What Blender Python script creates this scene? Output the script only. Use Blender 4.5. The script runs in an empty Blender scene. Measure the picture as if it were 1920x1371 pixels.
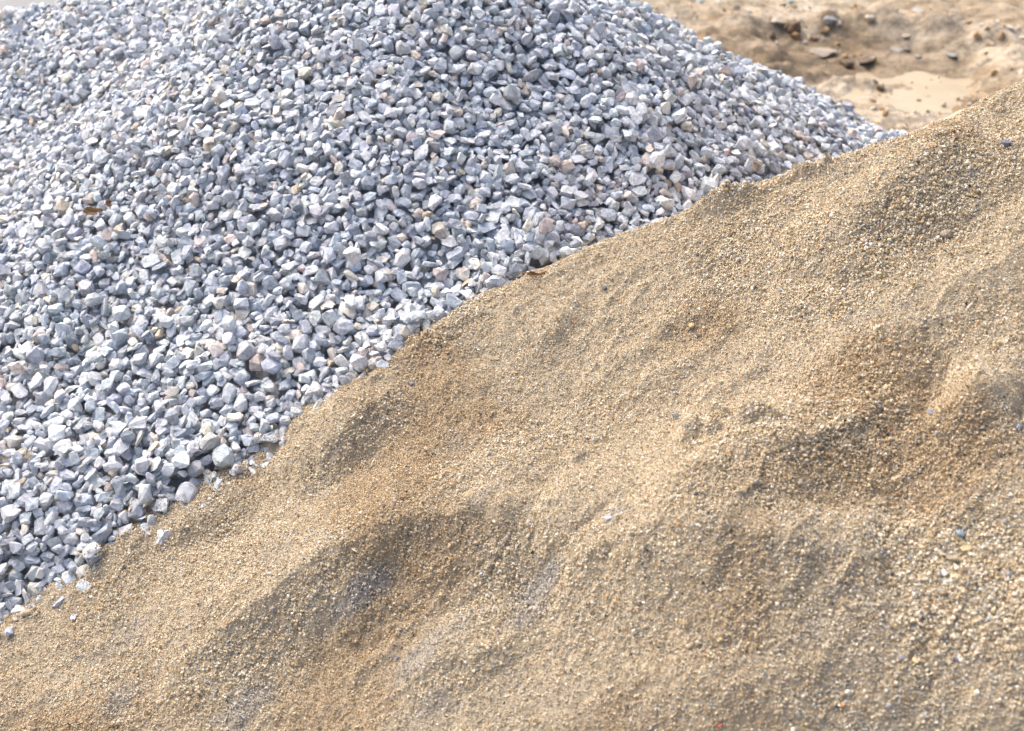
import bpy, bmesh, math, random
import numpy as np
from mathutils import Vector, Matrix

rng = np.random.default_rng(11)
random.seed(5)
R = math.radians
scene = bpy.context.scene
COL = scene.collection

# ------------------------------------------------------------------ camera
CAM = np.array([0.0, 0.0, 1.6])
PITCH = R(30)
FPX = 1920 * 50 / 36.0
FWD = np.array([0, math.cos(PITCH), -math.sin(PITCH)])
UPV = np.array([0, math.sin(PITCH), math.cos(PITCH)])
RGT = np.array([1.0, 0, 0])


def ray(px, py):
    return FWD + (px - 960) / FPX * RGT - (py - 685.5) / FPX * UPV


def at_z(px, py, z):
    d = ray(px, py)
    return CAM + d * ((z - CAM[2]) / d[2])


def project(P):
    P = np.asarray(P) - CAM
    D = P @ FWD
    return 960 + FPX * (P @ RGT) / D, 685.5 - FPX * (P @ UPV) / D, D


cd = bpy.data.cameras.new('camera')
cam = bpy.data.objects.new('camera', cd)
COL.objects.link(cam)
cam.location = CAM
cam.rotation_euler = (R(90) - PITCH, 0, 0)
cd.lens, cd.sensor_width = 50, 36
cd.clip_end = 2000
cd.dof.use_dof = True
cd.dof.focus_distance = 2.3
cd.dof.aperture_fstop = 5.0
cd.dof.aperture_blades = 7
scene.camera = cam

# ------------------------------------------------------------------ light
SUN = np.array([-0.42, 0.52, 0.75])
SUN /= np.linalg.norm(SUN)
w = bpy.data.worlds.new('World')
scene.world = w
w.use_nodes = True
nt = w.node_tree
sky = nt.nodes.new('ShaderNodeTexSky')
sky.sky_type = 'NISHITA'
sky.sun_disc = False
sky.sun_elevation = math.asin(SUN[2])
sky.sun_rotation = math.atan2(SUN[0], SUN[1])
sky.dust_density = 6.0
sky.ozone_density = 0.4
sky.air_density = 0.8
nt.links.new(sky.outputs[0], nt.nodes['Background'].inputs[0])
nt.nodes['Background'].inputs[1].default_value = 0.15
sl = bpy.data.lights.new('sun', 'SUN')
sl.energy = 1.15
sl.angle = R(60)
sl.color = (1.0, 0.95, 0.87)
so = bpy.data.objects.new('sun', sl)
COL.objects.link(so)
so.rotation_euler = Vector(SUN).to_track_quat('Z', 'Y').to_euler()
so.location = (-3, 2, 6)
scene.view_settings.view_transform = 'Standard'
scene.view_settings.look = 'None'
scene.view_settings.exposure = 1.2
scene.view_settings.gamma = 1.0
scene.cycles.diffuse_bounces = 6
scene.cycles.max_bounces = 12

# ------------------------------------------------------------------ helpers


def noise(x, y, seed=0):
    xi = np.floor(x).astype(np.int64)
    yi = np.floor(y).astype(np.int64)
    xf, yf = x - xi, y - yi

    def g(ix, iy):
        h = (ix * 374761393 + iy * 668265263 + seed * 1442695041) & 0xFFFFFFFF
        h = ((h ^ (h >> 13)) * 1274126177) & 0xFFFFFFFF
        h = (h ^ (h >> 16)) & 0xFFFF
        a = h / 65536.0 * 2 * np.pi
        return np.cos(a), np.sin(a)
    u = xf * xf * xf * (xf * (xf * 6 - 15) + 10)
    v = yf * yf * yf * (yf * (yf * 6 - 15) + 10)
    r = []
    for dx, dy in ((0, 0), (1, 0), (0, 1), (1, 1)):
        gx, gy = g(xi + dx, yi + dy)
        r.append(gx * (xf - dx) + gy * (yf - dy))
    return 1.5 * ((r[0] * (1 - u) + r[1] * u) * (1 - v) + (r[2] * (1 - u) + r[3] * u) * v)


def fbm(x, y, seed, octaves=4, gain=0.5):
    s, a, f = 0, 1.0, 1.0
    for k in range(octaves):
        s = s + a * noise(x * f + 17.3 * k, y * f - 9.1 * k, seed + k)
        a *= gain
        f *= 2.03
    return s


def sstep(a, b, x):
    t = np.clip((x - a) / (b - a), 0, 1)
    return t * t * (3 - 2 * t)


def mesh_from(name, V, F, tone=None, smooth=False, grain=None):
    """V (n,3); F (m,k) with k 3 or 4."""
    me = bpy.data.meshes.new(name)
    V = np.ascontiguousarray(V, dtype=np.float32)
    F = np.ascontiguousarray(F, dtype=np.int32)
    m, k = F.shape
    me.vertices.add(len(V))
    me.vertices.foreach_set('co', V.ravel())
    me.loops.add(m * k)
    me.loops.foreach_set('vertex_index', F.ravel())
    me.polygons.add(m)
    me.polygons.foreach_set('loop_start', np.arange(0, m * k, k, dtype=np.int32))
    me.polygons.foreach_set('use_smooth', np.full(m, smooth, dtype=bool))
    me.update(calc_edges=True)
    if tone is not None:
        at = me.attributes.new('tone', 'FLOAT_COLOR', 'POINT')
        t = np.ones((len(V), 4), dtype=np.float32)
        t[:, :3] = tone
        at.data.foreach_set('color', t.ravel())
    if grain is not None:
        at = me.attributes.new('grain', 'FLOAT_VECTOR', 'POINT')
        at.data.foreach_set('vector', np.ascontiguousarray(grain, dtype=np.float32).ravel())
    return me


def link(name, me, mat, label=None, cat=None, group=None, kind=None, loc=(0, 0, 0)):
    o = bpy.data.objects.new(name, me)
    COL.objects.link(o)
    o.location = loc
    if mat is not None and not me.materials:
        me.materials.append(mat)
    if label:
        o['label'] = label
    if cat:
        o['category'] = cat
    if group:
        o['group'] = group
    if kind:
        o['kind'] = kind
    return o


def grid_faces(nx, ny):
    i = np.arange(nx * ny).reshape(ny, nx)
    return np.stack([i[:-1, :-1], i[:-1, 1:], i[1:, 1:], i[1:, :-1]], -1).reshape(-1, 4)


def rand_rot(n):
    q = rng.normal(size=(n, 4))
    q /= np.linalg.norm(q, axis=1)[:, None]
    a, b, c, d = q.T
    return np.stack([np.stack([1 - 2 * (c * c + d * d), 2 * (b * c - a * d), 2 * (b * d + a * c)], -1),
                     np.stack([2 * (b * c + a * d), 1 - 2 * (b * b + d * d), 2 * (c * d - a * b)], -1),
                     np.stack([2 * (b * d - a * c), 2 * (c * d + a * b), 1 - 2 * (b * b + c * c)], -1)], 1)


# ------------------------------------------------------------------ materials


def new_mat(name):
    m = bpy.data.materials.new(name)
    m.use_nodes = True
    t = m.node_tree
    return m, t, t.nodes['Principled BSDF']


def N(t, typ, **kw):
    n = t.nodes.new(typ)
    for k, v in kw.items():
        setattr(n, k, v)
    return n


def tex(t, pos, scale, detail=3, rough=0.55):
    n = N(t, 'ShaderNodeTexNoise')
    n.inputs['Scale'].default_value = scale
    n.inputs['Detail'].default_value = detail
    n.inputs['Roughness'].default_value = rough
    t.links.new(pos, n.inputs['Vector'])
    return n.outputs[0]


def ramp(t, fac, stops):
    n = N(t, 'ShaderNodeValToRGB')
    e = n.color_ramp.elements
    while len(e) < len(stops):
        e.new(0.5)
    for el, (p, c) in zip(e, stops):
        el.position = p
        el.color = (*c, 1) if len(c) == 3 else c
    t.links.new(fac, n.inputs[0])
    return n.outputs[0]


def mix(t, a, b, fac, mode='MIX'):
    n = N(t, 'ShaderNodeMix', data_type='RGBA', blend_type=mode)
    for s, v in ((n.inputs[0], fac), (n.inputs[6], a), (n.inputs[7], b)):
        if hasattr(v, 'links'):
            t.links.new(v, s)
        else:
            s.default_value = v if not isinstance(v, tuple) else (*v, 1)
    return n.outputs[2]


def grey(v):
    return (v, v, v)


def bump(t, bsdf, h, strength, dist):
    b = N(t, 'ShaderNodeBump')
    b.inputs['Strength'].default_value = strength
    b.inputs['Distance'].default_value = dist
    t.links.new(h, b.inputs['Height'])
    t.links.new(b.outputs[0], bsdf.inputs['Normal'])


def stone_mat():
    m, t, b = new_mat('crushed_limestone')
    pos = N(t, 'ShaderNodeNewGeometry').outputs['Position']
    at = N(t, 'ShaderNodeAttribute', attribute_name='tone').outputs['Color']
    g = N(t, 'ShaderNodeAttribute', attribute_name='grain').outputs['Vector']
    mp = N(t, 'ShaderNodeMapping')
    mp.inputs['Scale'].default_value = (1, 1, 3.6)
    t.links.new(g, mp.inputs['Vector'])
    lay_ = mp.outputs[0]
    c = mix(t, at, ramp(t, tex(t, g, 95, 4, 0.65), [(0.28, grey(0.62)), (0.5, grey(1.0)), (0.72, grey(1.22))]), 1.0, 'MULTIPLY')
    c = mix(t, c, ramp(t, tex(t, lay_, 170, 4, 0.7), [(0.30, grey(0.70)), (0.5, grey(1.0)), (0.70, grey(1.16))]), 1.0, 'MULTIPLY')
    # pale stone dust, white veins and a few rusty faces
    dust = ramp(t, tex(t, g, 60, 5, 0.65), [(0.50, grey(0.0)), (0.68, grey(0.5))])
    c = mix(t, c, (0.74, 0.735, 0.72), dust)
    rust = ramp(t, tex(t, g, 30, 5, 0.65), [(0.60, grey(0.0)), (0.74, grey(0.55))])
    c = mix(t, c, (0.58, 0.475, 0.37), rust)
    t.links.new(c, b.inputs['Base Color'])
    b.inputs['Roughness'].default_value = 0.82
    b.inputs['Specular IOR Level'].default_value = 0.3
    bump(t, b, tex(t, lay_, 200, 5, 0.75), 0.7, 0.005)
    return m


def grain_mat():
    m, t, b = new_mat('sand_grains')
    pos = N(t, 'ShaderNodeNewGeometry').outputs['Position']
    at = N(t, 'ShaderNodeAttribute', attribute_name='tone').outputs['Color']
    c = mix(t, at, ramp(t, tex(t, pos, 700, 2), [(0.3, grey(0.82)), (0.7, grey(1.18))]), 1.0, 'MULTIPLY')
    t.links.new(c, b.inputs['Base Color'])
    b.inputs['Roughness'].default_value = 0.85
    b.inputs['Specular IOR Level'].default_value = 0.15
    bump(t, b, tex(t, pos, 900, 2), 0.4, 0.001)
    return m


def pebble_mat():
    m, t, b = new_mat('pebble_stone')
    pos = N(t, 'ShaderNodeNewGeometry').outputs['Position']
    at = N(t, 'ShaderNodeAttribute', attribute_name='tone').outputs['Color']
    c = mix(t, at, ramp(t, tex(t, pos, 160, 5, 0.65), [(0.3, grey(0.65)), (0.7, grey(1.3))]), 1.0, 'MULTIPLY')
    t.links.new(c, b.inputs['Base Color'])
    b.inputs['Roughness'].default_value = 0.75
    bump(t, b, tex(t, pos, 240, 5, 0.7), 0.5, 0.004)
    return m


def dirt_mat():
    m, t, b = new_mat('dirt')
    pos = N(t, 'ShaderNodeNewGeometry').outputs['Position']
    c = ramp(t, tex(t, pos, 2.1, 6, 0.62), [(0.30, (0.26, 0.18, 0.10)), (0.44, (0.38, 0.295, 0.195)), (0.58, (0.48, 0.405, 0.305)), (0.72, (0.43, 0.37, 0.295))])
    c = mix(t, c, ramp(t, tex(t, pos, 14, 6, 0.7), [(0.34, grey(0.50)), (0.52, grey(1.0)), (0.68, grey(1.28))]), 1.0, 'MULTIPLY')
    c = mix(t, c, ramp(t, tex(t, pos, 75, 4, 0.7), [(0.3, grey(0.7)), (0.7, grey(1.25))]), 1.0, 'MULTIPLY')
    c = mix(t, c, (0.47, 0.28, 0.09), ramp(t, tex(t, pos, 3.7, 4, 0.6), [(0.60, grey(0)), (0.74, grey(0.4))]))
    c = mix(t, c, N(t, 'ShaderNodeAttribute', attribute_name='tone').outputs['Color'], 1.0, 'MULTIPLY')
    t.links.new(c, b.inputs['Base Color'])
    b.inputs['Roughness'].default_value = 0.95
    bump(t, b, tex(t, pos, 55, 6, 0.7), 0.9, 0.02)
    return m


def plain_mat(name, stops, scale, rough, bscale, bdist, bstr=0.5):
    m, t, b = new_mat(name)
    pos = N(t, 'ShaderNodeNewGeometry').outputs['Position']
    c = ramp(t, tex(t, pos, scale, 6, 0.65), stops)
    t.links.new(c, b.inputs['Base Color'])
    b.inputs['Roughness'].default_value = rough
    bump(t, b, tex(t, pos, bscale, 5, 0.65), bstr, bdist)
    return m


M_STONE = stone_mat()
M_GRAIN = grain_mat()
M_PEB = pebble_mat()
M_DIRT = dirt_mat()
M_CONC = plain_mat('weathered_concrete', [(0.3, (0.19, 0.19, 0.197)), (0.7, (0.25, 0.25, 0.255))], 3, 0.9, 60, 0.004)
M_MUD = plain_mat('wet_mud', [(0.3, (0.30, 0.235, 0.145)), (0.7, (0.39, 0.32, 0.21))], 5, 0.42, 18, 0.01, 0.25)
M_LEAF = plain_mat('dry_leaf', [(0.3, (0.14, 0.075, 0.03)), (0.7, (0.34, 0.19, 0.075))], 60, 0.7, 150, 0.003)

# ------------------------------------------------------------------ ground
HOLE = at_z(1640, 118, 0)[:2]


def ground_h(x, y):
    h = 0.022 * fbm(x * 1.1, y * 1.1, 3, 5)
    h = h + 0.016 * fbm(x * 5, y * 5, 9, 4, 0.6)
    h = h + 0.012 * np.abs(fbm(x * 18, y * 18, 14, 3, 0.6)) * sstep(-0.3, 0.4, fbm(x * 2, y * 2, 15, 2))
    # washed-out hollow with a broken far lip
    u = (x - HOLE[0]) / 0.52 + 0.22 * fbm(x * 4, y * 4, 21, 4)
    v = (y - HOLE[1]) / 0.52 + 0.18 * fbm(x * 3 + 5, y * 3, 22, 3)
    r = np.sqrt(u * u + v * v)
    d = 1 - sstep(0.62, 1.02, r)
    far = sstep(-0.2, 0.5, v)
    h = h * (1 - 0.75 * d) - 0.080 * d + d * (0.05 * np.clip(-u - 0.05, 0, 1) + 0.05 * np.clip(v, 0, 1))
    h = h + d * 0.010 * fbm(x * 12, y * 12, 45, 3, 0.6) * sstep(0.15, -0.25, u - 0.6 * v - 0.2)
    h = h + 0.055 * np.exp(-((r - 1.12) / 0.17) ** 2) * far * (0.6 + 0.8 * noise(x * 6, y * 6, 31))
    # clods along the near bank
    a = at_z(1470, 112, 0)[:2]
    b = at_z(1640, 132, 0)[:2]
    t = np.clip(((x - a[0]) * (b[0] - a[0]) + (y - a[1]) * (b[1] - a[1])) / ((b - a) @ (b - a)), 0, 1)
    dd = np.hypot(x - a[0] - t * (b[0] - a[0]), y - a[1] - t * (b[1] - a[1]))
    h = h + np.exp(-(dd / 0.09) ** 2) * (0.012 + 0.035 * fbm(x * 13, y * 13, 41, 2, 0.5))
    near = np.exp(-((x - 0.3) ** 2 + (y - 4.5) ** 2) / 60.0)
    return h * near - 0.02 * (1 - near)


def axis(lo, hi, step, far):
    core = np.arange(lo, hi, step)
    out = [hi]
    s = step
    while out[-1] < far:
        s *= 1.22
        out.append(out[-1] + s)
    inn = [lo]
    s = step
    while inn[-1] > -far:
        s *= 1.22
        inn.append(inn[-1] - s)
    return np.concatenate([inn[:0:-1], core, out])


ax = axis(-2.6, 3.2, 0.014, 600)
ay = axis(2.0, 7.5, 0.014, 600)
GX, GY = np.meshgrid(ax, ay)
GZ = ground_h(GX, GY)
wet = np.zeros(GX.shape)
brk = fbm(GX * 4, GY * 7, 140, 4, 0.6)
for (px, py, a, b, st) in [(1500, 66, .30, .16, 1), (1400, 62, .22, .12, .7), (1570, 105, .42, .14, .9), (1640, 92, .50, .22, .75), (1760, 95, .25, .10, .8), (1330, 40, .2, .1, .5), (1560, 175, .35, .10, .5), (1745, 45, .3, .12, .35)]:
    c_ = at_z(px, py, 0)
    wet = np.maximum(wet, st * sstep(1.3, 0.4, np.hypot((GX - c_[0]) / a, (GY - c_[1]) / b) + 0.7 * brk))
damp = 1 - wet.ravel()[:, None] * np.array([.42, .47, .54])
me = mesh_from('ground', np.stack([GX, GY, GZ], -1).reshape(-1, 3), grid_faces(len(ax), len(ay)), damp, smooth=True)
link('ground', me, M_DIRT, 'bare tan dirt ground with clods and a washed-out hollow behind the heaps', 'ground', kind='structure')

# muddy floor of the hollow (a sheet, uneven outline)
pc = [HOLE[0], HOLE[1]]
MUDZ = -0.071
n = 72
V = [[pc[0], pc[1], MUDZ]]
for ring in (0.5, 1.0):
    for k in range(n):
        a = 2 * math.pi * k / n
        q = 1 + 0.20 * float(noise(np.array(2.2 * math.cos(a) + 9), np.array(2.2 * math.sin(a)), 5)) + 0.06 * float(noise(np.array(9 * math.cos(a)), np.array(9 * math.sin(a)), 6))
        V.append([pc[0] + 0.42 * ring * q * math.cos(a), pc[1] + 0.42 * ring * q * math.sin(a), MUDZ - 0.004 * (ring == 1.0)])
bm = bmesh.new()
vs = [bm.verts.new(v) for v in V]
for k in range(n):
    k2 = (k + 1) % n
    bm.faces.new((vs[0], vs[1 + k], vs[1 + k2]))
    bm.faces.new((vs[1 + k], vs[1 + n + k], vs[1 + n + k2], vs[1 + k2]))
me = bpy.data.meshes.new('mud')
bm.to_mesh(me)
bm.free()
link('mud', me, M_MUD, 'smooth wet mud on the floor of the hollow', 'mud', kind='structure')

# concrete pavement beyond the far shoulder of the gravel
y0 = at_z(0, 27, 0.03)[1]
bm = bmesh.new()
for (x1, x2, ya, yb) in ((-9, -4.0, y0, y0 + 5), (-3.992, -0.75, y0, y0 + 5)):
    r_ = bmesh.ops.create_cube(bm, size=1)
    for v in r_['verts']:
        v.co = Vector(((x1 + x2) / 2 + v.co.x * (x2 - x1), (ya + yb) / 2 + v.co.y * (yb - ya), -0.03 + v.co.z * 0.14))
bmesh.ops.bevel(bm, geom=bm.edges[:], offset=0.008, segments=2, affect='EDGES')
me = bpy.data.meshes.new('pavement')
bm.to_mesh(me)
bm.free()
link('pavement', me, M_CONC, 'pale grey concrete pavement beyond the gravel shoulder', 'pavement', kind='structure')

# ------------------------------------------------------------------ heap of gravel: base shape
APEX = np.array([-0.195, 3.00])


def gravel_base(x, y):
    wx = x + 0.05 * fbm(x * 1.6, y * 1.6, 61, 2)
    wy = y + 0.05 * fbm(x * 1.6 + 7, y * 1.6, 62, 2)
    r = np.hypot(wx - APEX[0], (wy - APEX[1]))
    z1 = 1.04 - 0.62 * np.sqrt(r * r + 0.16 ** 2)
    # long shoulder that runs back and to the side
    ex, ey = -1.75, 3.75
    t = np.clip(((wx - APEX[0]) * (ex - APEX[0]) + (wy - APEX[1]) * (ey - APEX[1])) / ((ex - APEX[0]) ** 2 + (ey - APEX[1]) ** 2), 0, 1)
    dd = np.hypot(wx - APEX[0] - t * (ex - APEX[0]), wy - APEX[1] - t * (ey - APEX[1]))
    z2 = 0.96 - 0.43 * t - 0.56 * np.sqrt(dd * dd + 0.12 ** 2)
    k = 0.05
    hh = np.clip(0.5 + 0.5 * (z1 - z2) / k, 0, 1)
    z = z2 * (1 - hh) + z1 * hh + k * hh * (1 - hh)
    return z - 0.03 + 0.012 * fbm(x * 4, y * 4, 63, 3)


# ------------------------------------------------------------------ heap of sand: shape
CREST = [(-700, 1560, .03), (-300, 1370, .09), (0, 1188, .155), (100, 1110, .19), (215, 1028, .24), (400, 893, .315), (640, 742, .42), (800, 640, .485),
         (960, 543, .545), (1150, 455, .61), (1340, 382, .68), (1500, 330, .73), (1700, 265, .79), (1790, 222, .825), (1920, 168, .87), (2200, 80, .94), (2700, 10, 1.0)]
FRONT = [(0, 1371, .125), (480, 1371, .235), (960, 1371, .335), (1440, 1371, .41), (1920, 1371, .46), (1920, 800, .64), (1440, 800, .555), (960, 800, .455),
         (500, 1100, .285), (960, 1100, .395), (1440, 1100, .485), (1920, 1100, .55), (1600, 560, .66), (1250, 600, .575),
         (0, 1700, .06), (960, 1750, .20), (1920, 1800, .29), (2600, 1371, .56), (2600, 800, .75), (-500, 1700, .0)]
CP = np.array([at_z(*c) for c in CREST])
FP = np.array([at_z(*c) for c in FRONT])
TP = np.concatenate([CP, FP])


def tps_kernel(r2):
    return 0.5 * r2 * np.log(r2 + 1e-12)


_n = len(TP)
K = tps_kernel(((TP[:, None, :2] - TP[None, :, :2]) ** 2).sum(-1)) + np.eye(_n) * 2e-3
A = np.zeros((_n + 3, _n + 3))
A[:_n, :_n] = K
A[:_n, _n] = A[_n, :_n] = 1
A[:_n, _n + 1:] = TP[:, :2]
A[_n + 1:, :_n] = TP[:, :2].T
WT = np.linalg.solve(A, np.concatenate([TP[:, 2], np.zeros(3)]))


def tps(x, y):
    z = WT[_n] + WT[_n + 1] * x + WT[_n + 2] * y
    for k in range(_n):
        z = z + WT[k] * tps_kernel((x - TP[k, 0]) ** 2 + (y - TP[k, 1]) ** 2)
    return z


def sand_px(px, py):
    z = 0.4
    for _ in range(60):
        p = at_z(px, py, z)
        z += 0.5 * (float(tps(p[0], p[1])) - z)
    return at_z(px, py, z)


def poly_dist(x, y, P):
    """distance, signed side (positive towards the viewer for polylines drawn left to right), parameter 0..1"""
    best = np.full(np.shape(x), 1e9)
    sgn = np.zeros(np.shape(x))
    par = np.zeros(np.shape(x))
    L = np.concatenate([[0], np.cumsum(np.hypot(*(P[1:, :2] - P[:-1, :2]).T))])
    for k in range(len(P) - 1):
        a, b = P[k, :2], P[k + 1, :2]
        e = b - a
        t = np.clip(((x - a[0]) * e[0] + (y - a[1]) * e[1]) / (e @ e), 0, 1)
        qx, qy = x - a[0] - t * e[0], y - a[1] - t * e[1]
        d = np.hypot(qx, qy)
        m = d < best
        best = np.where(m, d, best)
        sgn = np.where(m, np.sign(qx * e[1] - qy * e[0]), sgn)
        par = np.where(m, (L[k] + t * (L[k + 1] - L[k])) / L[-1], par)
    return best, sgn, par


# wind- and shovel-made lips on the face of the sand: (points, height, width uphill, width downhill)
STROKES = [
    ([(300, 1310), (430, 1225), (600, 1132), (750, 1062), (880, 1020), (985, 1022), (1030, 1075)], .040, .11, .055),
    ([(540, 925), (610, 868), (690, 795), (760, 735)], .019, .07, .034),
    ([(300, 1010), (370, 985), (450, 975)], .010, .04, .02),
    ([(990, 700), (1035, 625), (1095, 560)], .007, .06, .020),
    ([(1010, 1100), (1150, 1062), (1300, 1072), (1480, 1085), (1660, 1075)], .037, .09, .06),
    ([(1230, 1010), (1330, 950), (1450, 905), (1570, 850), (1650, 795), (1730, 780)], .025, .09, .045),
    ([(1735, 775), (1810, 795), (1930, 775)], .024, .06, .042),
    ([(1250, 880), (1290, 862), (1330, 868)], .007, .02, .012),
    ([(1340, 876), (1400, 852), (1450, 850)], .009, .02, .010),
    ([(1290, 810), (1330, 818), (1370, 800)], .009, .025, .010),
    ([(1540, 560), (1640, 430), (1730, 345), (1800, 250)], .032, .08, .07),
    ([(1200, 640), (1250, 622), (1330, 600)], .006, .03, .012),
    ([(1440, 590), (1550, 560), (1640, 540)], .008, .06, .03),
    ([(1480, 720), (1640, 655), (1780, 610), (1930, 520)], .014, .09, .05),
    ([(1100, 1290), (1300, 1310), (1600, 1280), (1750, 1240)], .012, .08, .04),
    ([(760, 1290), (900, 1230), (1000, 1190)], .010, .07, .03),
    ([(1285, 405), (1340, 378), (1400, 372)], .016, .018, .010),
    ([(1430, 352), (1500, 335), (1560, 318)], .009, .02, .012),
    ([(700, 700), (800, 640), (900, 585)], .004, .02, .02),
]
SP = [(np.array([sand_px(*p) for p in pts]), h, wu, wd) for pts, h, wu, wd in STROKES]


def clumpy(x, y):
    return sstep(-0.05, 0.45, fbm(x * 4.5, y * 4.5, 77, 3))


LUMPS = [(1332, 388, .024, .014), (1362, 380, .022, .013), (1402, 374, .020, .010), (1500, 338, .018, .010), (1545, 322, .012, .008), (1040, 648, .012, .010), (1078, 892, .013, .009),
         (1288, 868, .016, .012), (1322, 868, .012, .009), (1330, 806, .014, .008), (1395, 852, .016, .008), (1650, 806, .022, .012), (1700, 800, .016, .008), (610, 885, .012, .006),
         (1290, 960, .020, .008), (1240, 628, .012, .006), (1560, 592, .014, .005), (342, 1012, .014, .007), (950, 1010, .018, .007), (1180, 1100, .020, .007)]
LP_ = [(sand_px(a, b), r, h) for a, b, r, h in LUMPS]


def crumbs(x, y):
    """where loose crumbs have rolled down below a lip"""
    m = np.zeros(np.shape(x))
    for P, h, wu, wd in SP:
        d, s, t = poly_dist(x, y, P)
        m = np.maximum(m, (s > 0) * np.sin(np.pi * np.clip(t, 0, 1)) ** 0.5 * (1 - sstep(0.8 * wd, 3.2 * wd, d)) * min(1.0, h / 0.018) * sstep(0, 0.01, d))
    return m


def sand_h(x, y):
    z = tps(x, y)
    wx = x + 0.016 * fbm(x * 9, y * 9, 71, 3)
    wy = y + 0.016 * fbm(x * 9 + 4, y * 9, 72, 3)
    for P, h, wu, wd in SP:
        d, s, t = poly_dist(wx, wy, P)
        ends = np.sin(np.pi * np.clip(t, 0, 1)) ** 0.7
        wdt = np.where(s > 0, wd, wu)
        z = z + 1.9 * h * ends * np.where(s > 0, np.clip(1 - d / (2.0 * wd), 0, 1) ** 1.35, np.exp(-(d / (1.4 * wu)) ** 2))
    z = z + 0.006 * fbm(x * 6, y * 6, 73, 3) + 0.016 * np.sqrt(0.05 + fbm((x * .8 - y * .6) * 2.2 + 3, (x * .6 + y * .8) * 4.2, 79, 2) ** 2)
    d, s, t = poly_dist(x, y, CP)
    zc = np.interp(t, np.linspace(0, 1, 200), CRZ)
    back = zc + 0.012 + 0.60 * d * s
    k = 0.018
    hh = np.clip(0.5 + 0.5 * (back - z) / k, 0, 1)
    z = back * (1 - hh) + z * hh - k * hh * (1 - hh)
    z = z + np.exp(-(d / 0.05) ** 2) * (0.007 * np.abs(fbm(x * 26, y * 26, 87, 2, 0.5)) - 0.006) + np.exp(-(d / 0.08) ** 2) * 0.006 * fbm(x * 6.5, y * 6.5, 89, 2)
    for p, r, hh_ in LP_:
        q = np.hypot(x - p[0], y - p[1]) / r
        m = q < 2.5
        z = z + np.where(m, hh_ * 1.2 * np.exp(-q ** 3) * (0.85 + 0.25 * noise(x * 45, y * 45, 88)), 0)
    ra, rb = (x * .75 + y * .66), (-x * .66 + y * .75)
    rg = 1 - np.abs(fbm(ra * 4.5 + 2, rb * 10.0, 101, 3, 0.5))
    z = z + 0.0075 * np.clip(rg, 0, 1) ** 3 * sstep(-0.05, 0.4, fbm(x * 3.2 + 6, y * 3.2, 103, 2))
    z = z + crumbs(x, y) * 0.0055 * (np.abs(fbm(x * 50, y * 50, 76, 2, 0.5)) - 0.2)
    c = clumpy(x, y)
    z = z + 0.0022 * fbm(x * 45, y * 45, 74, 3, 0.6)
    z = z + (0.2 + c) * 0.0034 * np.abs(fbm(x * 75, y * 75, 75, 2, 0.5))
    return z


_d, _s, _t = poly_dist(CP[:, 0], CP[:, 1], CP)
CRZ = np.interp(np.linspace(0, 1, 200), _t, CP[:, 2])

sx = np.arange(-1.75, 1.65, 0.003)
sy = np.arange(0.55, 2.75, 0.003)
SX, SY = np.meshgrid(sx, sy)
SZ = sand_h(SX, SY)


def grid_at(Z, x0, y0, c, x, y):
    i = np.clip(np.rint((y - y0) / c).astype(int), 0, Z.shape[0] - 1)
    j = np.clip(np.rint((x - x0) / c).astype(int), 0, Z.shape[1] - 1)
    return Z[i, j]


# ------------------------------------------------------------------ stone shapes


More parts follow.
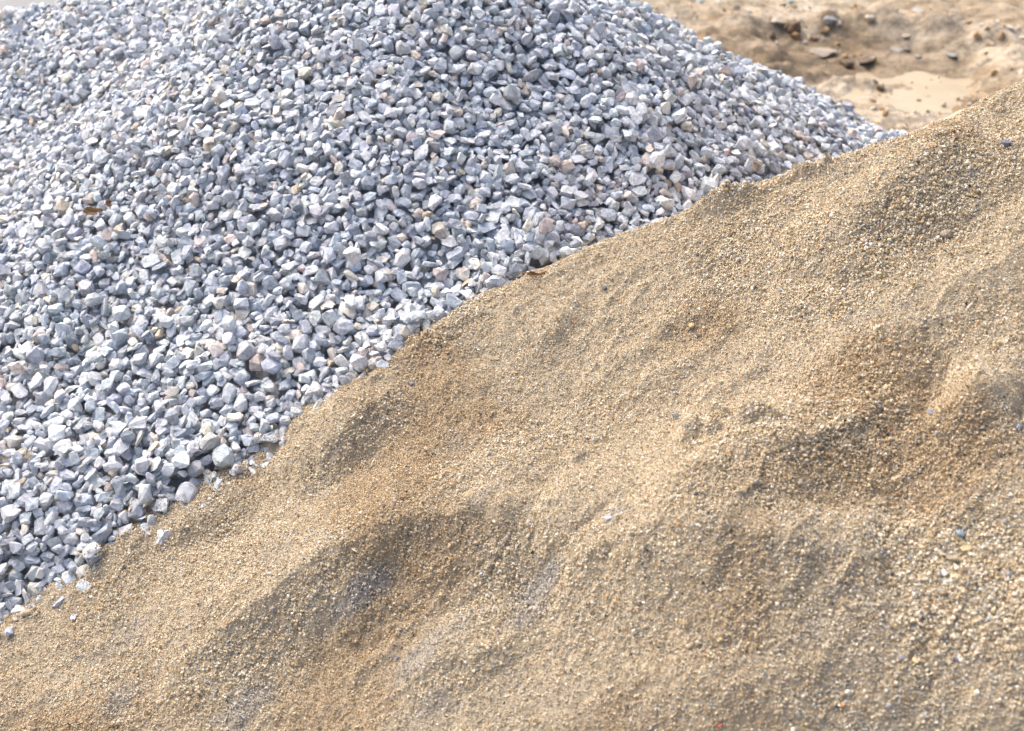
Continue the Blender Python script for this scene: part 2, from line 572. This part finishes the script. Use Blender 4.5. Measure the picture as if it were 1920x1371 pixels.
def stone_shape(kind):
    """angular crushed stone, longest side 1; returns hull planes and a bevelled triangle mesh"""
    n = random.randint(13, 24) if kind != 'pebble' else 60
    b_, c_ = {'block': (random.uniform(.66, .92), random.uniform(.50, .75)), 'flat': (random.uniform(.55, .9), random.uniform(.22, .36)),
              'long': (random.uniform(.40, .58), random.uniform(.28, .45)), 'wedge': (random.uniform(.58, .85), random.uniform(.42, .62)),
              'pebble': (random.uniform(.7, .9), random.uniform(.5, .7))}[kind]
    bm = bmesh.new()
    for _ in range(n):
        v = Vector((random.gauss(0, 1), random.gauss(0, 1), random.gauss(0, 1))).normalized()
        p = 0.7 if kind != 'pebble' else 1.0        # squarish, broken outline
        v = Vector([math.copysign(abs(q) ** p, q) for q in v])
        if kind != 'pebble':
            v *= random.uniform(.82, 1.0)
        if kind == 'wedge':
            v.z *= 0.55 + 0.45 * v.x
        bm.verts.new((v.x, v.y * b_, v.z * c_))
    r_ = bmesh.ops.convex_hull(bm, input=bm.verts[:])
    bmesh.ops.delete(bm, geom=list({g for g in r_['geom_interior'] + r_['geom_unused'] if isinstance(g, bmesh.types.BMVert)}), context='VERTS')
    bmesh.ops.dissolve_limit(bm, angle_limit=R(11), verts=bm.verts[:], edges=bm.edges[:])
    ext = [max(v.co[i] for v in bm.verts) - min(v.co[i] for v in bm.verts) for i in range(3)]
    mid = Vector([(max(v.co[i] for v in bm.verts) + min(v.co[i] for v in bm.verts)) / 2 for i in range(3)])
    for v in bm.verts:
        v.co = (v.co - mid) / max(ext)
    bmesh.ops.recalc_face_normals(bm, faces=bm.faces[:])
    bm.normal_update()
    pl = np.array([[*f.normal, f.normal.dot(f.verts[0].co)] for f in bm.faces])
    bmesh.ops.triangulate(bm, faces=bm.faces[:])
    old = set(bm.verts)
    bmesh.ops.subdivide_edges(bm, edges=bm.edges[:], cuts=1, use_grid_fill=True)
    bmesh.ops.triangulate(bm, faces=bm.faces[:])
    bm.normal_update()
    mv = []
    for v in bm.verts:
        el = sum(e.calc_length() for e in v.link_edges) / len(v.link_edges)
        if v in old:
            mv.append((v, v.co * random.uniform(.90, .97)))
        else:
            mv.append((v, v.co + v.normal * el * random.uniform(-.07, .13) + Vector((random.gauss(0, 1), random.gauss(0, 1), random.gauss(0, 1))) * el * .05))
    for v, c in mv:
        v.co = c
    bm.verts.ensure_lookup_table()
    bm.verts.index_update()
    V = np.array([v.co[:] for v in bm.verts])
    F = np.array([[v.index for v in f.verts] for f in bm.faces])
    bm.free()
    return dict(kind=kind, planes=pl, V=V, F=F)


LIB = [stone_shape(k) for k in ['block'] * 30 + ['wedge'] * 26 + ['flat'] * 34 + ['long'] * 26]
PEB = [stone_shape('pebble') for _ in range(8)]

# ------------------------------------------------------------------ drop the stones on the heap one by one
CELL = 0.003
X0, X1, Y0, Y1 = -2.0, 1.35, 1.35, 4.1
hx = np.arange(X0, X1, CELL)
hy = np.arange(Y0, Y1, CELL)
HX, HY = np.meshgrid(hx, hy)
BASE = gravel_base(HX, HY)
GRD = ground_h(HX, HY)
SND = grid_at(SZ, sx[0], sy[0], 0.003, HX, HY)
SND[(HY > sy[-1])] = -1
cd_, cs_, _ = poly_dist(HX[::4, ::4], HY[::4, ::4], CP)
front = np.kron((cs_ > 0) & (cd_ > 0.05), np.ones((4, 4), bool))[:len(hy), :len(hx)]
floor_ = np.maximum(BASE, GRD)
OK = (BASE > GRD - 0.012) & ~front & (SND < floor_ + 0.085)
# the far slope cannot be seen past the summit line: keep a strip of it
gy_, gx_ = np.gradient(BASE, CELL)
px_, py_, _ = project(np.stack([HX, HY, BASE], -1))
OK &= (px_ > -330) & (px_ < 2100) & (py_ > -170)
facing = (gx_ * (HX - CAM[0]) + gy_ * (HY - CAM[1])) - (BASE - CAM[2])
OK &= facing > -0.12
behind = np.kron((cs_ < 0) & (cd_ < 0.10), np.ones((4, 4), bool))[:len(hy), :len(hx)] & (SND > floor_) & (fbm(HX * 9, HY * 9, 66, 3) > -0.05)
H = np.where(behind, SND - 0.004, floor_)
ID = np.full(H.shape, -1, np.int32)
oki, okj = np.nonzero(OK)

PAL = [('pale grey', (.635, .665, .695), 32), ('mid grey', (.525, .56, .60), 27), ('blue grey', (.475, .525, .59), 18), ('dark slate', (.34, .37, .42), 5),
       ('whitish', (.71, .725, .73), 10), ('cream', (.69, .65, .565), 6), ('pinkish', (.66, .57, .515), 3.6), ('tan', (.60, .49, .37), 0.9)]
pw = np.array([p[2] for p in PAL], float)
pw /= pw.sum()
stones = []
NST = int(len(oki) * CELL * CELL / 0.000128 * 2.0)
for sidx in range(NST):
    q = random.randrange(len(oki))
    ci, cj = int(oki[q]), int(okj[q])
    x, y = hx[cj], hy[ci]
    lib = random.randrange(len(LIB))
    sh = LIB[lib]
    s = min(max(random.lognormvariate(math.log(0.0168), 0.33), 0.006), 0.031)
    s *= 1.03 + 0.05 * float(sstep(2.4, 1.9, y)) - 0.13 * float(sstep(0.2, -1.1, x)) * float(sstep(2.0, 2.7, y))
    nrm = Vector((-gx_[ci, cj], -gy_[ci, cj], 1)).normalized()
    best = None
    for _ in range(2):
        tilt = random.gauss(0, R(27)) if sh['kind'] in ('flat', 'long') else random.gauss(0, R(50))
        ax_ = Vector((random.gauss(0, 1), random.gauss(0, 1), 0)).normalized()
        rot = nrm.to_track_quat('Z', 'Y').to_matrix() @ Matrix.Rotation(tilt, 3, ax_) @ Matrix.Rotation(random.uniform(0, 2 * math.pi), 3, 'Z')
        if random.random() < 0.5 and sh['kind'] != 'wedge':
            rot = rot @ Matrix.Rotation(math.pi, 3, 'X')
        Rm = np.array(rot)
        pl = sh['planes']
        nn = pl[:, :3] @ Rm.T
        dd = pl[:, 3] * s
        hw = int(math.ceil(s * 0.62 / CELL))
        o = np.arange(-hw, hw + 1) * CELL
        ox, oy = np.meshgrid(o, o)
        nz = nn[:, 2]
        val = dd[:, None, None] - nn[:, 0, None, None] * ox - nn[:, 1, None, None] * oy
        lo_m, up_m = nz < -0.02, nz > 0.02
        lo = (val[lo_m] / nz[lo_m, None, None]).max(0)
        up = (val[up_m] / nz[up_m, None, None]).min(0)
        ok = lo < up
        st = ~(lo_m | up_m)
        if st.any():
            ok &= (val[st] > 0).all(0)
        if not ok.any():
            continue
        lo_ = np.where(ok, lo, 1e3)
        for c in range(5):
            di, dj = (0, 0) if c == 0 else (random.randint(-7, 7), random.randint(-7, 7))
            i, j = ci + di, cj + dj
            if i < hw or j < hw or i + hw >= len(hy) or j + hw >= len(hx):
                continue
            z0 = (H[i - hw:i + hw + 1, j - hw:j + hw + 1] - lo_).max()
            sc = z0 - floor_[i, j]
            if best is None or sc < best[0]:
                best = (sc, i, j, z0, Rm, hw, ok, up)
    if best is None:
        continue
    sc, i, j, z0, Rm, hw, ok, up = best
    z0 -= 0.0008
    sub = H[i - hw:i + hw + 1, j - hw:j + hw + 1]
    top = np.where(ok, up + z0, -1e3)
    m = top > sub
    if not m.any():
        continue
    sub[m] = top[m]
    ID[i - hw:i + hw + 1, j - hw:j + hw + 1][m] = len(stones)
    ci_ = int(np.searchsorted(np.cumsum(pw), random.random()))
    stones.append([lib, s, Rm, np.array([hx[j], hy[i], z0]), min(ci_, len(PAL) - 1)])

# how much of each stone shows in the picture
cnt = np.bincount(ID[ID >= 0], minlength=len(stones))
px_, py_, D_ = project(np.stack([HX, HY, H], -1))
gy2, gx2 = np.gradient(H, CELL)
vx, vy, vz = CAM[0] - HX, CAM[1] - HY, CAM[2] - H
vl = np.sqrt(vx * vx + vy * vy + vz * vz)
fac = np.clip((-gx2 * vx - gy2 * vy + vz) / vl, 0, 3)
inside = (px_ > 5) & (px_ < 1915) & (py_ > 5) & (py_ < 1366) & (SND < H)
# hidden behind the crest of the sand: compare with the crest line in the picture
cpx, cpy, _ = project(CP)
edge_y = np.interp(px_, cpx, cpy)
inside &= py_ < edge_y - 4
area = np.bincount(ID[ID >= 0], weights=(inside * fac * (CELL * FPX / D_) ** 2)[ID >= 0], minlength=len(stones))


def stone_tone(ci):
    c = np.array(PAL[ci][1])
    return np.clip(c * math.exp(random.gauss(0, 0.13)) * (1 + rng.normal(0, 0.015, 3)), 0.03, 0.8)


for s_ in stones:
    s_.append(stone_tone(s_[4]))

order = np.argsort(-area)
solo = set(int(k) for k in order[:270])
nsol = 0
for k in order[270:]:
    if stones[k][4] >= 6 and area[k] > 150 and nsol < 26:
        solo.add(int(k))
        nsol += 1

Vs, Fs, Ts, Gs, off = [], [], [], [], 0
for k, (lib, s, Rm, p, ci, tone) in enumerate(stones):
    if cnt[k] < 2 or k in solo:
        continue
    V = LIB[lib]['V'] @ Rm.T * s + p
    Vs.append(V)
    Fs.append(LIB[lib]['F'] + off)
    Ts.append(np.broadcast_to(tone, V.shape))
    Gs.append(LIB[lib]['V'] * s + p * 7.0)
    off += len(V)
# body of the heap under the stones
st_ = 5
bz = np.where(OK, floor_, np.minimum(floor_, GRD - 0.03))[::st_, ::st_] - 0.004
bv = np.stack([HX[::st_, ::st_], HY[::st_, ::st_], bz], -1).reshape(-1, 3)
q = grid_faces(bz.shape[1], bz.shape[0])
Fs.append(np.concatenate([q[:, [0, 1, 2]], q[:, [0, 2, 3]]]) + off)
Vs.append(bv)
Ts.append(np.broadcast_to(np.array([.45, .47, .50]), bv.shape))
me = mesh_from('gravel', np.concatenate(Vs), np.concatenate(Fs), np.concatenate(Ts), grain=np.concatenate(Gs + [bv]))
link('gravel', me, M_STONE, 'tall heap of blue grey crushed stone gravel behind the sand', 'gravel', kind='stuff')

# ------------------------------------------------------------------ single stones with labels
ORD = ['', 'second ', 'third ', 'fourth ', 'fifth ', 'sixth ', 'seventh ', 'eighth ', 'ninth ', 'tenth ', 'eleventh ', 'twelfth ', 'thirteenth ', 'fourteenth ', 'fifteenth ']
SHAPE = {'block': 'blocky', 'wedge': 'wedge-shaped', 'flat': 'flat', 'long': 'long'}


def zone(px, py):
    e = np.interp(px, cpx, cpy) - py
    if e < 95:
        if px < 380:
            return "beside the lowest end of the sand edge"
        if px < 720:
            return "beside the sand edge below the dark hollow"
        if px < 1100:
            return "beside the sand edge around the curled leaf"
        return "beside the high sand crest with the clods"
    if py > 780:
        return "near the gravel foot, clear of the sand"
    if px < 480:
        return "on the slope below the dry brown leaf" if py > 420 else "on the far shoulder above the brown leaf"
    if px < 1000:
        return "on the bulging middle of the gravel slope" if py > 330 else "high up under the gravel summit"
    return "on the gravel flank facing the dirt hollow" if py < 260 else "on the gravel flank above the sand crest"


cls = {}
for k in sorted(solo, key=lambda k: -area[k]):
    px, py, _ = project(stones[k][3])
    key = (PAL[stones[k][4]][0], SHAPE[LIB[stones[k][0]]['kind']], zone(px, py))
    cls.setdefault(key, []).append(k)
for (cname, sname, zn), ks in cls.items():
    for r_, k in enumerate(ks):
        lib, s, Rm, p, ci, tone = stones[k]
        if len(ks) == 1:
            lab = f"{cname} {sname} stone {zn}"
        else:
            lab = f"{ORD[min(r_, 14)]}largest {cname} {sname} stone {zn}"
        V = LIB[lib]['V'] @ Rm.T * s
        me = mesh_from('stone', V, LIB[lib]['F'], tone, grain=LIB[lib]['V'] * s + p * 7.0)
        link('stone', me, M_STONE, lab, 'stone', 'crushed stones that show largest on the gravel heap', loc=p)

# ------------------------------------------------------------------ sand: body and grains in one mesh
GP = [((.53, .42, .285), 40), ((.65, .55, .42), 25), ((.53, .385, .215), 11), ((.72, .66, .57), 6), ((.33, .235, .135), 7.5), ((.36, .35, .335), 4), ((.52, .30, .14), 1.4), ((.08, .075, .075), 1.3)]
gw = np.array([g[1] for g in GP], float)
gw /= gw.sum()
gc = np.array([g[0] for g in GP]) * np.array([.985, 1.035, 1.05])


STAIN = [(sand_px(a, b), r1, r2, st) for a, b, r1, r2, st in [(690, 1148, .055, .018, 1), (1010, 1110, .035, .022, 1), (985, 1170, .03, .018, .8), (1150, 1030, .018, .012, .9),
    (900, 1000, .03, .016, .6), (480, 1320, .06, .03, .9), (780, 1250, .05, .022, .7), (230, 1330, .05, .025, .6), (860, 1190, .04, .02, .5)]]


def moist(x, y):
    """grey dusty stains and damp, browner coarse patches in the sand itself"""
    damp = sstep(0.0, 0.7, fbm(x * 3.1 + 2, y * 3.1, 91, 3))
    stain = 0.5 * sstep(0.5, 1.1, fbm(x * 4.2 + 3, y * 6.5, 97, 4))
    brk = fbm(x * 14, y * 14, 98, 3, 0.6)
    for p, a, b, st in STAIN:
        # ragged patches drawn out down the slope
        u, v = x - p[0], y - p[1]
        u, v = 0.82 * u + 0.57 * v, -0.57 * u + 0.82 * v
        stain = np.maximum(stain, st * sstep(1.25, 0.35, np.sqrt((u / a) ** 2 + (v / b) ** 2) + 0.55 * brk))
    return damp, stain


def tint(c, x, y):
    damp, stain = moist(x, y)
    c = c * (1 - 0.20 * damp[:, None] * np.array([.7, 1.0, 1.35]))
    g = c.mean(1, keepdims=True) * np.array([[.84, .80, .74]])
    return c + (g - c) * (0.7 * stain[:, None])


Vs, Fs, Ts = [], [], []
bv = np.stack([SX, SY, SZ - 0.0014], -1).reshape(-1, 3)
q = grid_faces(len(sx), len(sy))
keep = (SZ > -0.08).ravel()
q = q[keep[q].all(1)]
bt = tint(np.broadcast_to(np.array([.40, .335, .24]), bv.shape), bv[:, 0], bv[:, 1])
Vs.append(bv)
Fs.append(np.concatenate([q[:, [0, 1, 2]], q[:, [0, 2, 3]]]))
Ts.append(bt)
off = len(bv)

OCT = np.array([[1, 0, 0], [-1, 0, 0], [0, 1, 0], [0, -1, 0], [0, 0, 1], [0, 0, -1]], float)
OF = np.array([[0, 2, 4], [2, 1, 4], [1, 3, 4], [3, 0, 4], [2, 0, 5], [1, 2, 5], [3, 1, 5], [0, 3, 5]])
NT = 2000000
gx0 = rng.uniform(-1.45, 1.45, NT)
gy0 = rng.uniform(0.72, 2.6, NT)
gz0 = grid_at(SZ, sx[0], sy[0], 0.003, gx0, gy0)
# grains that rolled on to the nearest stones
hz = grid_at(H, X0, Y0, CELL, gx0, gy0)
dcr, scr, _ = poly_dist(gx0, gy0, CP)
onst = (hz > gz0) & (gy0 > Y0 + .01)
spill = onst & (rng.random(NT) < 0.95 * np.exp(-((hz - gz0) / 0.022)) * sstep(-0.1, 0.5, fbm(gx0 * 24, gy0 * 24, 68, 2)))
gz0 = np.where(onst, hz, gz0)
fx, fy, fD = project(np.stack([gx0, gy0, gz0], -1))
inner = (fx > -60) & (fx < 1980) & (fy > -60) & (fy < 1440)
vis = (fx > -620) & (fx < 2800) & (fy > -160) & (fy < 1950) & (inner | (rng.random(NT) < 0.8)) & (spill | ~onst) & (gz0 > 0.0)
vis &= (scr > 0) | (dcr < 0.05)
gx0, gy0, gz0, inner = gx0[vis], gy0[vis], gz0[vis], inner[vis]
n = len(gx0)
cl = clumpy(gx0, gy0)
crm = crumbs(gx0, gy0)
GRT = sand_px(1780, 1080)
coarse = sstep(-0.1, 0.5, fbm(gx0 * 3.3 + 4, gy0 * 3.3, 83, 2))
rad = np.exp(rng.normal(np.log(0.00108), 0.36, n)) * np.where(inner, 1.0, 1.12) * (1 + 0.22 * cl + 0.25 * coarse + 0.35 * crm) * (0.88 + 0.36 * np.exp(-(np.hypot(gx0 - GRT[0], gy0 - GRT[1]) / 0.13) ** 2))
big = rng.random(n) < 0.010
rad = np.where(big, rad * rng.uniform(1.4, 2.3, n), rad)
rad = np.clip(rad, 0.0006, 0.0040)
V = OCT[None] * rng.uniform(.7, 1.15, (n, 6, 1)) * rng.uniform(.65, 1.15, (n, 1, 3)) * rad[:, None, None]
V = np.einsum('nij,nkj->nki', rand_rot(n), V)
lift = rad * rng.uniform(-0.6, 0.8 + 0.9 * crm + 0.4 * cl, n)
V += np.stack([gx0, gy0, gz0 + lift], -1)[:, None, :]
ci = np.searchsorted(np.cumsum(gw), rng.random(n)).clip(0, len(GP) - 1)
tc = gc[ci] * np.exp(rng.normal(0, 0.13, (n, 1)))
tc = tint(tc, gx0, gy0)
Vs.append(V.reshape(-1, 3))
Fs.append((OF[None] + (np.arange(n) * 6)[:, None, None] + off).reshape(-1, 3))
Ts.append(np.repeat(tc, 6, 0))
print('STONES', len(stones), 'kept', int((cnt >= 2).sum()), 'GRAINS', n)
me = mesh_from('sand', np.concatenate(Vs), np.concatenate(Fs), np.concatenate(Ts))
link('sand', me, M_GRAIN, 'sloping heap of coarse tan sand in front of the gravel', 'sand', kind='stuff')

# ------------------------------------------------------------------ pebbles lying on the sand


def surf(px, py):
    z = 0.4
    for _ in range(80):
        p = at_z(px, py, z)
        z += 0.4 * (float(grid_at(SZ, sx[0], sy[0], 0.003, np.array(p[0]), np.array(p[1]))) - z)
    return at_z(px, py, z)


def lay(name, px, py, wpx, tone, label, cat, shape, p, group=None, sink=0.12, flat=1.0, spin=None, mat=None):
    D = (p - CAM) @ FWD
    s = wpx / FPX * D
    a = random.uniform(0, 6.28) if spin is None else spin
    Rm = np.array(Matrix.Rotation(a, 3, 'Z') @ Matrix.Rotation(random.uniform(-.25, .25), 3, 'X'))
    V = shape['V'] * np.array([1, 1, flat]) @ Rm.T * s
    zmin, zmax = V[:, 2].min(), V[:, 2].max()
    me = mesh_from(name, V, shape['F'], np.array(tone) * (0.62 if name == 'rock' else 1.0))
    return link(name, me, mat or M_PEB, label, cat, group, loc=p + np.array([0, 0, -zmin - sink * (zmax - zmin)]))


G1 = 'pebbles lying on the sand'
for px, py, wpx, tone, lab, sk in [
    (1268, 783, 20, (.12, .12, .125), 'dark grey round pebble beside a paler one in mid sand', 'p'),
    (1372, 786, 17, (.20, .19, .19), 'warm grey pebble just above the small sand clods', 'p'),
    (1747, 775, 19, (.20, .23, .31), 'blue pebble on the lip of the dark sand hollow', 'p'),
    (1910, 801, 17, (.17, .20, .28), 'slate blue pebble inside the dark sand hollow', 'p'),
    (1139, 972, 18, (.44, .47, .55), 'pale blue angular chip in the open sand', 'w'),
    (1800, 1002, 19, (.21, .27, .32), 'blue grey oval pebble above the flat olive stone', 'p'),
    (1788, 1047, 36, (.32, .27, .18), 'flat olive brown stone lying tilted on the sand', 'f'),
    (1770, 1076, 15, (.80, .76, .68), 'white pebble below the flat olive stone', 'b'),
    (1812, 1030, 24, (.42, .32, .17), 'ochre stone half buried behind the flat olive stone', 'w'),
    (772, 719, 16, (.16, .17, .19), 'dark grey chip just inside the middle of the sand edge', 'w'),
    (1133, 540, 15, (.08, .08, .085), 'blackish chip on the upper sand below the crest', 'w'),
    (1887, 274, 18, (.12, .13, .19), 'dark blue stone high on the sand shoulder', 'b'),
    (1774, 443, 26, (.27, .22, .16), 'dull brown stone half sunk in the shaded upper sand', 'p'),
    (1297, 612, 17, (.50, .36, .18), 'amber pebble on the pale middle of the sand', 'p'),
    (1311, 631, 12, (.10, .08, .08), 'small dark pebble under the amber one', 'p'),
    (1620, 452, 14, (.72, .52, .36), 'peach pebble on the upper sand face', 'p'),
    (664, 1031, 22, (.70, .64, .52), 'cream flake above the long dark sand lip', 'f'),
    (18, 1187, 22, (.33, .36, .43), 'blue grey stone stranded in the sand at its lowest edge', 'b'),
    (138, 1158, 15, (.50, .53, .60), 'pale grey chip in the sand under the gravel foot', 'w'),
    (346, 1211, 9, (.09, .08, .14), 'tiny purplish black pebble low on the sand', 'p'),
    (745, 1234, 9, (.14, .13, .20), 'tiny violet pebble in the lower sand', 'p'),
    (1792, 1237, 13, (.09, .10, .18), 'navy chip near the lower sand corner', 'w'),
    (1690, 1236, 17, (.20, .20, .21), 'dark grey pebble left in a patch of coarse ochre grit', 'p'),
    (1716, 1240, 17, (.56, .45, .24), 'yellow pebble in a patch of coarse ochre grit', 'p'),
    (1865, 1148, 18, (.17, .16, .16), 'charcoal stone in the coarse grit below the olive stone', 'w'),
    (1350, 1360, 12, (.50, .10, .05), 'small brick red fragment at the bottom of the sand', 'w'),
    (1273, 372 + 560, 11, (.72, .68, .60), 'small white grain pebble at the foot of the clods', 'b'),
]:
    shp = random.choice({'p': PEB, 'w': LIB[30:56], 'b': LIB[:30], 'f': LIB[56:82]}[sk])
    lay('pebble', px, py, wpx, tone, lab, 'pebble', shp, surf(px, py), G1, 0.22, 0.85 if sk != 'f' else 0.7)

# rounded tan pebbles at the foot of the gravel
for px, py, wpx, tone, lab in [
    (18, 1137, 27, (.52, .39, .23), 'large tan rounded pebble at the gravel foot by the frame edge'),
    (38, 1146, 16, (.50, .30, .20), 'reddish tan pebble between two larger tan pebbles'),
    (47, 1153, 18, (.50, .42, .30), 'buff pebble nearest the sand under the gravel foot'),
    (10, 1160, 14, (.46, .38, .27), 'small buff pebble below the large tan pebble'),
    (30, 1164, 12, (.40, .36, .30), 'small greyish pebble lowest of the tan pebbles')]:
    p = surf(px, py)
    lay('pebble', px, py, wpx, tone, lab, 'pebble', random.choice(PEB), p, 'rounded tan pebbles at the gravel foot', 0.15)

# ------------------------------------------------------------------ leaves


def leaf(px, py, L, Wd, spin, tilt, label, p, curl=0.5):
    bm = bmesh.new()
    nu, nv = 14, 7
    rows = []
    for i in range(nu + 1):
        u = i / nu
        wv = Wd * 0.5 * (math.sin(math.pi * u ** 0.8) ** 0.8) * (1 + 0.12 * math.sin(u * 31))
        row = []
        for j in range(nv + 1):
            v = j / nv * 2 - 1
            row.append(bm.verts.new(((u - .5) * L, v * wv, curl * L * 0.5 * ((u - .5) ** 2) * 2 + curl * wv * 0.9 * v * v + 0.0012 * math.sin(9 * u + 5 * v))))
        rows.append(row)
    for i in range(nu):
        for j in range(nv):
            bm.faces.new((rows[i][j], rows[i + 1][j], rows[i + 1][j + 1], rows[i][j + 1]))
    bmesh.ops.remove_doubles(bm, verts=bm.verts[:], dist=1e-6)
    bmesh.ops.solidify(bm, geom=bm.faces[:], thickness=0.0006)
    me = bpy.data.meshes.new('leaf')
    bm.to_mesh(me)
    bm.free()
    for f in me.polygons:
        f.use_smooth = True
    o = link('leaf', me, M_LEAF, label, 'leaf', loc=p)
    o.rotation_euler = (tilt, 0.15, spin)
    st = bmesh.new()
    c = bmesh.ops.create_cone(st, segments=6, radius1=0.0011, radius2=0.0006, depth=L * 0.45, cap_ends=True)
    bmesh.ops.rotate(st, verts=st.verts[:], matrix=Matrix.Rotation(R(90), 3, 'Y'))
    bmesh.ops.translate(st, verts=st.verts[:], vec=(-L * 0.66, 0, 0.001 + curl * L * 0.3))
    me = bpy.data.meshes.new('stalk')
    st.to_mesh(me)
    st.free()
    s = link('stalk', me, M_LEAF)
    s.parent = o
    return o


def gsurf(px, py):
    """where a line of sight meets the stones"""
    d = ray(px, py)
    for t in np.arange(1.8, 5.5, 0.002):
        p = CAM + d * t
        if Y0 < p[1] < Y1 - .01 and X0 < p[0] < X1 - .01:
            if p[2] <= float(grid_at(H, X0, Y0, CELL, np.array(p[0]), np.array(p[1]))):
                return p
    return CAM + d * 2.5


leaf(0, 0, .036, .018, R(28), R(35), 'dry brown leaf lying on the gravel slope', gsurf(176, 404) + np.array([0, -.004, .009]), .5)
leaf(0, 0, .017, .013, R(70), R(60), 'small scrap of brown leaf above the larger dry leaf', gsurf(205, 388) + np.array([0, -.004, .009]), .4)
leaf(0, 0, .032, .010, R(22), R(25), 'thin curled leaf on the sand edge against the gravel', surf(1003, 522) + np.array([0, .0, .006]), .6)

# ------------------------------------------------------------------ rocks on the dirt ground


def gpt(px, py):
    z = 0.0
    for _ in range(40):
        p = at_z(px, py, z)
        z += 0.4 * (float(ground_h(np.array(p[0]), np.array(p[1]))) - z)
    return at_z(px, py, z)


G2 = 'rocks on the dirt ground'
for px, py, wpx, tone, lab, sk, fl in [
    (1487, 58, 42, (.21, .13, .065), 'largest dark brown rock beside the pale slab on the dirt', 'b', 1.1),
    (1492, 72, 24, (.36, .20, .08), 'rusty brown rock just in front of the largest dark rock', 'b', 1),
    (1526, 74, 20, (.26, .14, .07), 'reddish brown rock between the dark rock and the hollow', 'w', 1),
    (1458, 44, 44, (.58, .52, .45), 'pale flat slab behind the largest dark rock', 'f', .7),
    (1557, 41, 32, (.50, .50, .50), 'light grey rock on the dirt behind the hollow', 'w', 1),
    (1448, 70, 20, (.22, .16, .09), 'brown clod nearest the gravel skyline', 'b', .9),
    (1545, 62, 18, (.28, .18, .09), 'small brown clod behind the hollow lip', 'b', .9),
    (1545, 100, 62, (.55, .45, .35), 'broad pale slab on the near bank of the hollow', 'f', .6),
    (1626, 120, 46, (.16, .11, .065), 'dark clod overhanging the near bank of the hollow', 'w', .9),
    (1585, 122, 34, (.20, .14, .08), 'dark clod beside the overhanging one on the bank', 'b', .8),
    (1680, 95, 30, (.42, .39, .35), 'grey flat rock on the mud inside the hollow', 'f', .9),
    (1701, 95, 16, (.36, .33, .30), 'small grey rock touching the flat one in the hollow', 'b', .8),
    (1722, 107, 22, (.46, .40, .33), 'buff rock at the edge of the mud', 'w', .8),
    (1783, 106, 28, (.44, .43, .42), 'grey slab at the far end of the hollow', 'f', .9),
    (1698, 70, 18, (.68, .56, .42), 'cream rock on the far lip of the hollow', 'b', .9),
    (1630, 38, 24, (.66, .56, .42), 'cream rock behind the far lip of the hollow', 'b', .8),
    (1746, 153, 12, (.42, .22, .06), 'rust coloured pebble lying on the mud', 'p', .9),
    (1650, 168, 20, (.18, .11, .05), 'dark brown clod on the dirt before the mud', 'b', .7),
    (1742, 184, 26, (.52, .42, .30), 'buff rock on the dirt nearest the sand shoulder', 'w', .9),
    (1725, 192, 16, (.34, .22, .10), 'brown pebble beside the buff rock near the sand', 'b', .9),
    (1580, 200, 12, (.45, .32, .18), 'tan pebble on the pale dirt beside the gravel', 'p', .9),
    (1720, 22, 26, (.58, .55, .50), 'pale grey rock far back on the dirt', 'w', .8),
    (1380, 18, 22, (.60, .50, .38), 'cream stone on the dirt just past the gravel skyline', 'b', .8),
]:
    shp = random.choice({'p': PEB, 'w': LIB[30:56], 'b': LIB[:30], 'f': LIB[56:82]}[sk])
    lay('rock', px, py, wpx * 0.85, tone, lab, 'rock', shp, gpt(px, py), G2, 0.25, fl)

# loose grit strewn over the dirt
n = 2600
gx0 = rng.uniform(0.2, 3.0, n)
gy0 = rng.uniform(3.2, 7.2, n)
keepm = fbm(gx0 * 1.5, gy0 * 1.5, 131, 3) > -0.2
gx0, gy0 = gx0[keepm], gy0[keepm]
gz0 = ground_h(gx0, gy0)
Vs, Fs, Ts, off = [], [], [], 0
gcol = np.array([(.55, .45, .32), (.62, .55, .45), (.36, .23, .11), (.50, .33, .14), (.42, .42, .42)])
for k in range(len(gx0)):
    L = LIB[random.randrange(len(LIB))]
    s = min(random.lognormvariate(math.log(.014), .5), .045)
    Rm = rand_rot(1)[0]
    V = L['V'] @ Rm.T * s + np.array([gx0[k], gy0[k], gz0[k] + s * .12])
    Vs.append(V)
    Fs.append(L['F'] + off)
    off += len(V)
    Ts.append(np.broadcast_to(gcol[random.randrange(5)] * math.exp(random.gauss(0, .15)), V.shape))
me = mesh_from('grit', np.concatenate(Vs), np.concatenate(Fs), np.concatenate(Ts))
link('grit', me, M_PEB, 'loose grit strewn over the bare dirt behind the heaps', 'grit', kind='stuff')
